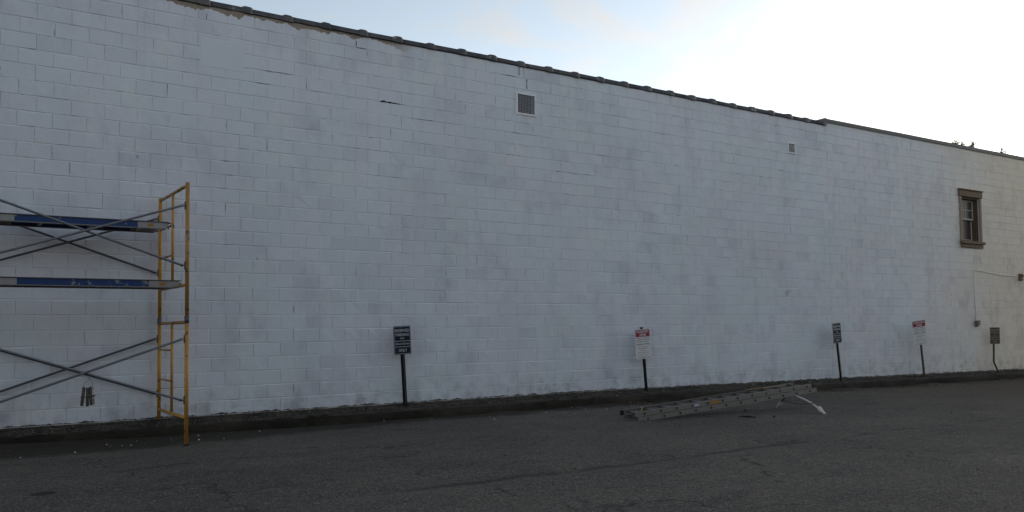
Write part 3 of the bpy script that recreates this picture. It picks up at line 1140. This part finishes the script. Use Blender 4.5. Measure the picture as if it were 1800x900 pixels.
def brace(yy, za, zb, mt):
    p0 = Vector((LX + 0.05, yy, za))
    p1 = Vector((FX - 0.05, yy, zb))
    d = (p1 - p0).normalized()
    b = MB().tube([p0, p0 + d * 0.05, p1 - d * 0.05, p1], 0.0145, 10, radii=[0.018, 0.0145, 0.0145, 0.018])
    return spart(b, 'cross_brace', mt)


for yy, sgn, mt in ((FY, -1, 'galv'), (RY, 1, 'galv_dark')):
    for (zl, zh) in ((0.345, 1.095), (2.0, 2.745)):
        brace(yy - 0.013, zl, zh, mt)
        brace(yy + 0.013, zh, zl, mt)


def plank(name, label, xe, y0, y1, ztop, hook_z):
    xl = LX - 0.10
    t = empty(name, (xl, y0, ztop - 0.1), label, 'plank', 'scaffold planks')
    L_ = xe - xl
    H = 0.098
    W_ = y1 - y0
    # near and far C-section side rails: bare ends, blue middle
    for yy, s in ((0.0, 1), (W_, -1)):
        rail = MB()
        segs = ((0, 0.57, 'alu'), (0.571, L_ - 0.36, 'blue'), (L_ - 0.359, L_, 'alu'))
        first = None
        for a, c, mt in segs:
            b = MB()
            b.box(a, c, min(yy, yy + s * 0.006), max(yy, yy + s * 0.006), 0.012, H - 0.012)
            o = b.build('side_rail', mt, t)
        fl = MB()
        fl.box(0, L_ + 0.02, min(yy - s * 0.012, yy + s * 0.03), max(yy - s * 0.012, yy + s * 0.03), H - 0.0115, H + 0.001, 0.002)
        fl.build('top_flange', 'galv_dark', t)
        fl = MB()
        fl.box(0, L_ - 0.06, min(yy - s * 0.012, yy + s * 0.035), max(yy - s * 0.012, yy + s * 0.035), 0.0, 0.0115, 0.002)
        fl.build('bottom_flange', 'alu_dull', t)
    MB().box(L_ - 0.24, L_ - 0.17, -0.0012, -0.0004, 0.030, 0.068).build('plank_label', 'orange', t)
    nb = 5
    bw = (W_ - 0.07) / nb
    for i in range(nb):
        y = 0.035 + i * bw
        MB().box(0.01, L_ - 0.01, y + 0.002, y + bw - 0.002, H - 0.030, H - 0.0125).build('deck_board', 'deck', t)
    n = 4
    for i in range(n):
        x = 0.3 + (L_ - 0.6) * i / (n - 1)
        MB().box(x - 0.02, x + 0.02, 0.031, W_ - 0.031, 0.014, 0.048).build('cross_member', 'alu_dull', t)
    for yy in (0.10, W_ - 0.10):
        for sx_, xx in ((1, L_), (-1, 0.0)):
            hz = hook_z - t.location.z
            fxl = (FX if sx_ > 0 else LX) - xl
            MB().tube([(xx - sx_ * 0.03, yy, H - 0.045), (fxl - sx_ * 0.03, yy, hz + 0.030), (fxl, yy, hz + 0.036), (fxl + sx_ * 0.03, yy, hz + 0.022), (fxl + sx_ * 0.034, yy, hz - 0.015)], 0.009, 8).build('hook', 'galv_dark', t)
    return t


plank('scaffold_plank', 'blue sided aluminium plank on the upper rungs of the yellow scaffold', 2.60, -0.80, -0.30, 2.622, 2.585)
plank('scaffold_plank', 'blue sided aluminium plank on the lower bar of the yellow scaffold', 2.645, -1.28, -0.83, 1.834, 1.765)

# bundle of coupling pins hung on a wire from the front brace
pn = empty('coupling_pins', (1.57, FY - 0.05, 0.345), 'bundle of four steel coupling pins hanging on a wire from scaffold brace', 'pins')
for i, (dx, tl, zz, mt) in enumerate(((-0.062, 0.10, 0.0, 'steel_dark'), (-0.012, 0.0, -0.008, 'steel_dark'), (0.030, -0.04, 0.004, 'steel_dark'), (0.062, -0.02, 0.01, 'alu'))):
    top = Vector((dx * 0.75, -0.004 * i, 0.215 + zz))
    bot = Vector((dx * 0.75 - tl * 0.22, -0.004 * i - 0.002, 0.0 + zz))
    d = top - bot
    pin = MB().tube([bot, bot + d * 0.04, bot + d * 0.96, top], 0.018, 12, radii=[0.014, 0.0175, 0.0175, 0.014]).build('pin', mt, pn)
    c0, c1 = bot + d * 0.44, bot + d * 0.52
    MB().tube([c0, c1], 0.0225, 12).build('collar', 'steel_dark', pin)
    for q_ in (0.25, 0.85):
        h = bot + d * q_
        MB().tube([h + Vector((0, -0.0155, 0)), h + Vector((0, -0.0195, 0))], 0.006, 8).build('pin_hole', 'black', pin)
wl = [(-0.05, -0.022, 0.19), (-0.055, -0.02, 0.235), (-0.035, 0.0, 0.265), (0.0, 0.03, 0.285), (0.012, 0.045, 0.305), (0.015, 0.06, 0.325), (0.02, 0.05, 0.300), (0.04, 0.0, 0.26), (0.045, -0.02, 0.21)]
MB().tube(wl, 0.0018, 6).build('wire', 'black', pn)


# ------------------------------------------------------------------ signs
def text_mesh(body, width=None, height=None, shear=0.0, bold=0.0):
    cu_ = bpy.data.curves.new('lettering', 'FONT')
    cu_.body = body
    cu_.size = 1.0
    cu_.shear = shear
    cu_.offset = bold
    cu_.resolution_u = 3
    cu_.fill_mode = 'FRONT'
    ob = bpy.data.objects.new('lettering', cu_)
    scene.collection.objects.link(ob)
    dg = bpy.context.evaluated_depsgraph_get()
    dg.update()
    me = bpy.data.meshes.new_from_object(ob.evaluated_get(dg))
    bpy.data.objects.remove(ob)
    bpy.data.curves.remove(cu_)
    xs2 = [v.co.x for v in me.vertices]
    ys2 = [v.co.y for v in me.vertices]
    x0_, x1_, y0_, y1_ = min(xs2), max(xs2), min(ys2), max(ys2)
    sx_ = width / (x1_ - x0_)
    sy_ = height / (y1_ - y0_)
    for v in me.vertices:
        px, py = (v.co.x - (x0_ + x1_) / 2) * sx_, (v.co.y - (y0_ + y1_) / 2) * sy_
        v.co = (px, 0, py)
    return me


def lettering(body, cx, cz, width, height, mat, parent, y=-0.0045, **kw):
    me = text_mesh(body, width, height, **kw)
    me.materials.clear()
    me.materials.append(M[mat])
    o = bpy.data.objects.new('lettering', me)
    link(o, parent)
    o.location = (cx, y, cz)
    return o


def rounded_plate(w, h, r, t, seg=4):
    pts = []
    for cx_, cz_, a0 in ((w / 2 - r, h / 2 - r, 0), (-w / 2 + r, h / 2 - r, 90), (-w / 2 + r, -h / 2 + r, 180), (w / 2 - r, -h / 2 + r, 270)):
        for i in range(seg + 1):
            a = R(a0 + 90 * i / seg)
            pts.append((cx_ + math.cos(a) * r, cz_ + math.sin(a) * r))
    b = MB()
    n = len(pts)
    b.v = [(x, -t / 2, z) for x, z in pts] + [(x, t / 2, z) for x, z in pts]
    b.f = [tuple(range(n)), tuple(reversed(range(n, 2 * n)))] + [(i, (i + 1) % n, (i + 1) % n + n, i + n) for i in range(n)]
    return b


def ring(w, h, r, bw, y, seg=4):
    """flat printed border line"""
    def loop(w_, h_, r_):
        out = []
        for cx_, cz_, a0 in ((w_ / 2 - r_, h_ / 2 - r_, 0), (-w_ / 2 + r_, h_ / 2 - r_, 90), (-w_ / 2 + r_, -h_ / 2 + r_, 180), (w_ / 2 - r_, -h_ / 2 + r_, 270)):
            for i in range(seg + 1):
                a = R(a0 + 90 * i / seg)
                out.append((cx_ + math.cos(a) * r_, y, cz_ + math.sin(a) * r_))
        return out
    b = MB()
    o_, i_ = loop(w, h, r), loop(w - 2 * bw, h - 2 * bw, max(0.002, r - bw))
    n = len(o_)
    b.v = o_ + i_
    b.f = [(k, (k + 1) % n, (k + 1) % n + n, k + n) for k in range(n)]
    return b


def channel_post(pts, mat, parent, holes=True):
    """U-channel steel post with a row of punched holes; pts in local coordinates"""
    prof = [(-0.031, 0.004), (-0.019, 0.004), (-0.013, -0.020), (0.013, -0.020), (0.019, 0.004), (0.031, 0.004), (0.031, 0.008), (0.016, 0.008), (0.010, -0.016), (-0.010, -0.016), (-0.016, 0.008), (-0.031, 0.008)]
    b = MB()
    n = len(prof)
    for p in pts:
        for x_, y_ in prof:
            b.v.append((p[0] + x_ * 1.22, p[1] + y_, p[2]))
    for k in range(len(pts) - 1):
        for s in range(n):
            b.f.append((k * n + s, k * n + (s + 1) % n, (k + 1) * n + (s + 1) % n, (k + 1) * n + s))
    b.f.append(tuple(range(n)))
    b.f.append(tuple((len(pts) - 1) * n + s for s in reversed(range(n))))
    o = b.build('post', mat, parent)
    if holes:
        h = MB()
        p0, p1 = Vector(pts[0]), Vector(pts[-1])
        m_ = int((p1 - p0).length / 0.0254)
        for i in range(3, m_):
            p = p0 + (p1 - p0) * (i / m_)
            h.quad((p.x - 0.0045, p.y - 0.0212, p.z - 0.0045), (p.x + 0.0045, p.y - 0.0212, p.z - 0.0045), (p.x + 0.0045, p.y - 0.0212, p.z + 0.0045), (p.x - 0.0045, p.y - 0.0212, p.z + 0.0045))
        ho = h.build('punched_holes', 'ink_pale', o, fix=False)
        ho['kind'] = 'stuff'
    return o


def bolts(parent, zs):
    for z in zs:
        MB().tube([(0, -0.004, z), (0, -0.010, z)], 0.009, 8).build('bolt', 'galv_dark', parent)


def reserved_sign(base, centre, lean, tilt, label, face='navy', border='sign_grey', post='post', bend=None, turn=0.0):
    s = empty('parking_sign', base, label, 'sign', 'reserved parking signs')
    bx, by, bz = base
    cxl, czl = centre[0] - bx, centre[2] - bz
    top = Vector((cxl + math.sin(lean) * 0.20 * -1 * 0 - math.tan(lean) * 0.19, 0, czl + 0.19))
    pts = [Vector((0.0 + math.tan(lean) * 0.06, 0, -0.06))]
    if bend:
        pts = [Vector((0.02, 0, -0.05)), Vector((bend[0] - bx, 0, bend[2] - bz))]
    pts.append(top)
    channel_post(pts, post, s, holes=not bend)
    w, h = 0.305, 0.457
    p = rounded_plate(w, h, 0.022, 0.004).build('panel', face, s)
    p.location = (cxl, centre[1] - by, czl)
    p.rotation_euler = (0, -tilt, -turn)
    ring(w - 0.018, h - 0.018, 0.018, 0.0055, -0.0042).build('border', border, p, fix=False)
    for z in (-0.012, -0.105):
        b = MB()
        b.quad((-w / 2 + 0.018, -0.0042, z - 0.003), (w / 2 - 0.018, -0.0042, z - 0.003), (w / 2 - 0.018, -0.0042, z + 0.003), (-w / 2 + 0.018, -0.0042, z + 0.003))
        b.build('rule_line', border, p, fix=False)
    lettering('RESERVED', 0, 0.155, 0.252, 0.046, border, p, bold=0.008)
    lettering('PARKING', 0, 0.088, 0.232, 0.044, border, p, bold=0.008)
    lettering('FOR', 0, 0.030, 0.070, 0.028, border, p, bold=0.0)
    lettering('Edward Jones', 0, -0.060, 0.245, 0.046, border, p, shear=0.25, bold=0.0)
    lettering('ONLY', 0, -0.160, 0.145, 0.046, border, p, bold=0.008)
    bolts(p, (0.206, -0.206))
    return s


def tow_sign(base, centre, lean, tilt, label, w, h, post='post', cap=True, turn=0.0):
    s = empty('towing_sign', base, label, 'sign', 'tow away signs')
    bx, by, bz = base
    cxl, czl = centre[0] - bx, centre[2] - bz
    zt = czl + h / 2 + (0.025 if cap else -0.03)
    channel_post([Vector((math.tan(lean) * 0.06, 0, -0.06)), Vector((-math.tan(lean) * zt, 0, zt))], post, s, holes=False)
    p = rounded_plate(w, h, 0.012, 0.004).build('panel', 'sign_white', s)
    p.location = (cxl, centre[1] - by, czl)
    p.rotation_euler = (0, -tilt, -turn)
    hz = h * 0.26
    b = MB()
    b.quad((-w / 2 + 0.012, -0.0030, h / 2 - hz), (w / 2 - 0.012, -0.0030, h / 2 - hz), (w / 2 - 0.012, -0.0030, h / 2 - 0.014), (-w / 2 + 0.012, -0.0030, h / 2 - 0.014))
    b.build('red_header', 'red', p, fix=False)
    lettering('TOWAWAY', 0, h / 2 - hz * 0.33, w * 0.84, hz * 0.33, 'sign_white', p, bold=0.02)
    lettering('ZONE', 0, h / 2 - hz * 0.74, w * 0.44, hz * 0.33, 'sign_white', p, bold=0.02)

    def words(z, width, t, mat, seed):
        """a line of print too small to read"""
        r = random.Random(seed)
        bb = MB()
        x_ = -width / 2
        while x_ < width / 2 - 0.01:
            l_ = min(r.uniform(0.018, 0.055), width / 2 - x_)
            bb.quad((x_, -0.0031, z - t / 2), (x_ + l_, -0.0031, z - t / 2), (x_ + l_, -0.0031, z + t / 2), (x_, -0.0031, z + t / 2))
            x_ += l_ + 0.010
        o = bb.build('small_print', mat, p, fix=False)
        o['kind'] = 'stuff'

    rows = [(0.305, 0.82, 0.009, 'ink'), (0.365, 0.84, 0.009, 'ink'), (0.425, 0.80, 0.009, 'ink'), (0.585, 0.80, 0.005, 'ink_pale'),
            (0.725, 0.36, 0.008, 'ink_pale'), (0.785, 0.76, 0.006, 'ink'), (0.845, 0.82, 0.006, 'ink_pale'), (0.90, 0.66, 0.006, 'ink_pale'), (0.955, 0.80, 0.008, 'ink')]
    for i, (f, ww, t, mt) in enumerate(rows):
        words(h / 2 - f * h, w * ww, t, mt, i)
    lettering('BAYBERRY TOWING', 0, h / 2 - 0.51 * h, w * 0.86, 0.026, 'ink', p, y=-0.0033, bold=0.02)
    lettering('(919) 639-7277', 0, h / 2 - 0.655 * h, w * 0.58, 0.026, 'ink', p, y=-0.0033, bold=0.012)
    if cap:
        bolts(p, (h / 2 - 0.018, -h / 2 + 0.03))
        MB().box(-0.045, 0.045, -0.016, 0.016, zt + 0.0005, zt + 0.010, 0.002).build('post_cap', post, s).location = (-math.tan(lean) * zt, 0, 0)
    else:
        bolts(p, (-h / 2 + 0.03,))
    return s


reserved_sign((6.388, -0.15, -0.025), (6.321, -0.178, 1.016), 0.016, 0.045, 'navy reserved parking sign on perforated black post, nearest the yellow scaffold')
tow_sign((11.577, -0.15, -0.06), (11.475, -0.178, 0.861), 0.085, 0.050, 'white tow away sign with red header on black post behind the ladder', 0.385, 0.575)
reserved_sign((17.516, -0.25, -0.125), (17.369, -0.278, 1.0), 0.105, 0.075, 'navy reserved parking sign on leaning black post between the two tow away signs')
tow_sign((20.818, -0.30, -0.15), (20.63, -0.328, 0.975), 0.125, 0.105, 'tilted white tow away sign with red header on thin brown post', 0.425, 0.610, 'post_brown', False, turn=R(14))
reserved_sign((24.58, -0.20, -0.115), (24.44, -0.228, 0.847), 0.0, -0.01, 'small brown reserved parking sign on a bent post below the electrical box', 'brown_sign', 'sign_cream', 'post_brown', bend=(24.385, -0.20, 0.129), turn=R(24))

# ------------------------------------------------------------------ extension ladder
A0 = Vector((8.917, -2.973, -0.110))
DV = Vector((0.302, -0.033, 0.024))
ax = DV.normalized()
side = Vector((0, 0, 1)).cross(ax).normalized()          # towards the wall
upv = ax.cross(side).normalized()
ld = empty('extension_ladder', (8.80, -2.96, -0.205), 'grey aluminium extension ladder lying on the asphalt propped on white legs', 'ladder')
mat_l = Matrix((ax, side, upv)).transposed().to_4x4()
mat_l.translation = A0
rot = mat_l.to_quaternion()
org = A0


def lpart(mb, name, mat, parent=None):
    mb.v = [tuple(org + ax * v[0] + side * v[1] + upv * v[2] - ld.location) for v in mb.v]
    return mb.build(name, mat, parent or ld)


PITCH_ = DV.length
LW = 0.415


def rail(y, s, x0_, x1_, zc, hh):
    """C-section rail: web on the outside, flanges pointing inwards"""
    b = MB()
    b.box(x0_, x1_, min(y, y + s * 0.004), max(y, y + s * 0.004), zc - hh, zc + hh)
    b.box(x0_, x1_, min(y + s * 0.0042, y + s * 0.030), max(y + s * 0.0042, y + s * 0.030), zc + hh - 0.0045, zc + hh)
    b.box(x0_, x1_, min(y + s * 0.0042, y + s * 0.030), max(y + s * 0.0042, y + s * 0.030), zc - hh, zc - hh + 0.0045)
    return b


HH = 0.0345
for sec, (zc, x0_, x1_, off, y0_, y1_) in enumerate(((0.0, -0.135, 3.46, 0.0, 0.0, LW), (-0.080, -0.10, 3.56, 0.05, -0.010, LW + 0.010))):
    lpart(rail(y0_, 1, x0_, x1_, zc, HH), 'rail', 'alu_dull')
    lpart(rail(y1_, -1, x0_ - (0.0 if sec else 0.0), x1_, zc, HH), 'rail', 'alu_dull')
    for i in range(12):
        xr = i * PITCH_ + off
        lpart(MB().tube([(xr, y0_ + 0.005, zc), (xr, y1_ - 0.005, zc)], 0.017, 10), 'rung', 'alu_dull')
        for yy, s in ((y0_, -1), (y1_, 1)):
            lpart(MB().tube([(xr, yy + s * 0.0005, zc), (xr, yy + s * 0.006, zc)], 0.0165, 10), 'rung_plug', 'black')
    for yy, s in ((y0_, 1), (y1_, -1)):
        lpart(MB().box(x0_ - 0.018, x0_ + 0.03, min(yy - s * 0.005, yy + s * 0.034), max(yy - s * 0.005, yy + s * 0.034), zc - HH - 0.002, zc + HH + 0.002, 0.004), 'end_cap', 'black' if (sec == 0 and s < 0) else 'alu_dull')
lpart(MB().box(4 * PITCH_ + 0.055, 4 * PITCH_ + 0.23, -0.0012, -0.0004, -0.026, 0.024), 'warning_sticker', 'orange')
lpart(MB().box(3 * PITCH_ + 0.03, 3 * PITCH_ + 0.13, -0.0012, -0.0004, -0.022, 0.016), 'maker_sticker', 'bluewhite')
lpart(MB().tube([(-0.04, 0.03, 0.040), (0.02, 0.09, 0.046), (0.10, 0.18, 0.050), (0.16, 0.28, 0.047), (0.22, 0.385, 0.043)], 0.006, 8), 'rope', 'rope')
lpart(MB().tube([(2.35, 0.37, 0.043), (2.6, 0.34, 0.046), (2.85, 0.25, 0.042), (3.1, 0.22, 0.046)], 0.006, 8), 'rope', 'rope')

# stabiliser legs with pale rubber feet
GZ = lambda p: ground_z(p[0])
near_foot = Vector((11.75, -3.97, 0))
far_foot = Vector((12.02, -2.93, 0))
near_top = A0 + ax * (10.15 * PITCH_) + upv * -0.12 + side * 0.02
far_top = A0 + ax * (9.75 * PITCH_) + upv * -0.12 + side * 0.10
for top, foot, bow, mt in ((near_top, near_foot, Vector((0.01, -0.01, 0.022)), 'white_tube'), (far_top, far_foot, Vector((0, 0.0, 0.02)), 'alu_dull')):
    ft = Vector((foot.x, foot.y, ground_z(foot.x) + 0.05))
    pts = []
    for i in range(8):
        t = i / 7
        pts.append(top.lerp(ft, t) + bow * math.sin(math.pi * t) - ld.location)
    leg = MB().tube(pts, 0.013, 12).build('stabiliser_leg', mt, ld)
    d = (ft - top).normalized()
    d.z *= 0.4
    d.normalize()
    c = ft - ld.location
    MB().tube([c - d * 0.085 + Vector((0, 0, 0.035)), c - d * 0.06 + Vector((0, 0, 0.028)), c - d * 0.015 + Vector((0, 0, 0.008)), c + d * 0.03 + Vector((0, 0, -0.010)), c + d * 0.085 + Vector((0, 0, -0.028)), c + d * 0.11 + Vector((0, 0, -0.034))], 0.03, 12, radii=[0.018, 0.036, 0.034, 0.022, 0.021, 0.010]).build('rubber_foot', 'rubber_white', leg)
    MB().tube([pts[4], pts[4] + (pts[5] - pts[4]) * 0.25], 0.0175, 12).build('clamp_collar', mt, leg)
p0 = far_top.lerp(Vector((far_foot.x, far_foot.y, ground_z(12) + 0.05)), 0.45)
p1 = near_top.lerp(Vector((near_foot.x, near_foot.y, ground_z(12) + 0.05)), 0.70) + Vector((0, 0, 0.045))
pts = [p0.lerp(p1, i / 8) + Vector((0, 0, -0.035 * math.sin(math.pi * i / 8))) - ld.location for i in range(9)]
MB().tube(pts, 0.007, 8).build('spreader_cord', 'galv_dark', ld)

# ------------------------------------------------------------------ small litter on the lot
for (x_, y_, l_, a_, lab) in ((10.31, -3.72, 0.28, 1.9, 'dark wooden splinter on asphalt beside the ladder'), (10.60, -3.98, 0.06, 0.3, 'short dark chip on asphalt beside the ladder'), (11.1, -3.0, 0.10, 0.1, 'short dark twig on asphalt under the ladder')):
    dx, dy = math.cos(a_) * l_ / 2, math.sin(a_) * l_ / 2
    z_ = ground_z(x_) + 0.016
    o = MB().tube([(x_ - dx, y_ - dy, z_), (x_ + 0.01, y_, z_ + 0.006), (x_ + dx, y_ + dy, z_)], 0.012, 6, radii=[0.006, 0.016, 0.005]).build('stick', 'stick')
    tag(o, lab, 'stick')


# ------------------------------------------------------------------ weeds rooted on the far roof
def roof_weed(px, py, w, label, seed):
    top = at_y(px, py, 0.42)
    r = random.Random(seed)
    z0 = Z_TOP2 - 0.402
    h = top.z - z0
    t = empty('roof_weed', (top.x, top.y, z0), label, 'weed', 'weeds on the far roof')
    st_, lv = MB(), MB()
    for i in range(7):
        a = r.uniform(0, 6.28)
        tip = Vector((math.cos(a) * w * 0.42 * r.uniform(0.2, 1), math.sin(a) * w * 0.4 * r.uniform(0.2, 1), h * (r.uniform(0.84, 1.0) if i else 1.0)))
        mid_ = Vector((tip.x * 0.35, tip.y * 0.35, tip.z * 0.55))
        st_.tube([(0, 0, 0), mid_, tip], 0.006, 5, radii=[0.008, 0.006, 0.003])
        for _ in range(46):
            f = r.uniform(0.45, 1.0)
            p = mid_.lerp(tip, (f - 0.4) / 0.6) + Vector((r.gauss(0, w * 0.17), r.gauss(0, w * 0.17), r.gauss(0, 0.03)))
            p.z = min(p.z, h)
            u_ = Vector((r.gauss(0, 1), r.gauss(0, 1), r.gauss(0, 0.6))).normalized()
            v_ = u_.cross(Vector((r.gauss(0, 1), r.gauss(0, 1), r.gauss(0, 1)))).normalized()
            l_ = r.uniform(0.018, 0.040)
            lv.quad(p - u_ * l_, p + v_ * l_ * 0.45, p + u_ * l_, p - v_ * l_ * 0.45)
    st_.build('stem', 'bark', t)
    lv.build('foliage', 'leaf', t, fix=False)


roof_weed(1682, 246.0, 0.26, 'bushy roof weed directly above the brown window lintel', 3)
roof_weed(1692, 250.5, 0.11, 'smallest roof weed, between two bushier weeds above the brown window', 4)
roof_weed(1709.5, 248.5, 0.30, 'broadest roof weed, just beyond the smallest one above the brown window', 5)
roof_weed(1762, 260.5, 0.18, 'lone roof weed well beyond the brown window', 9)
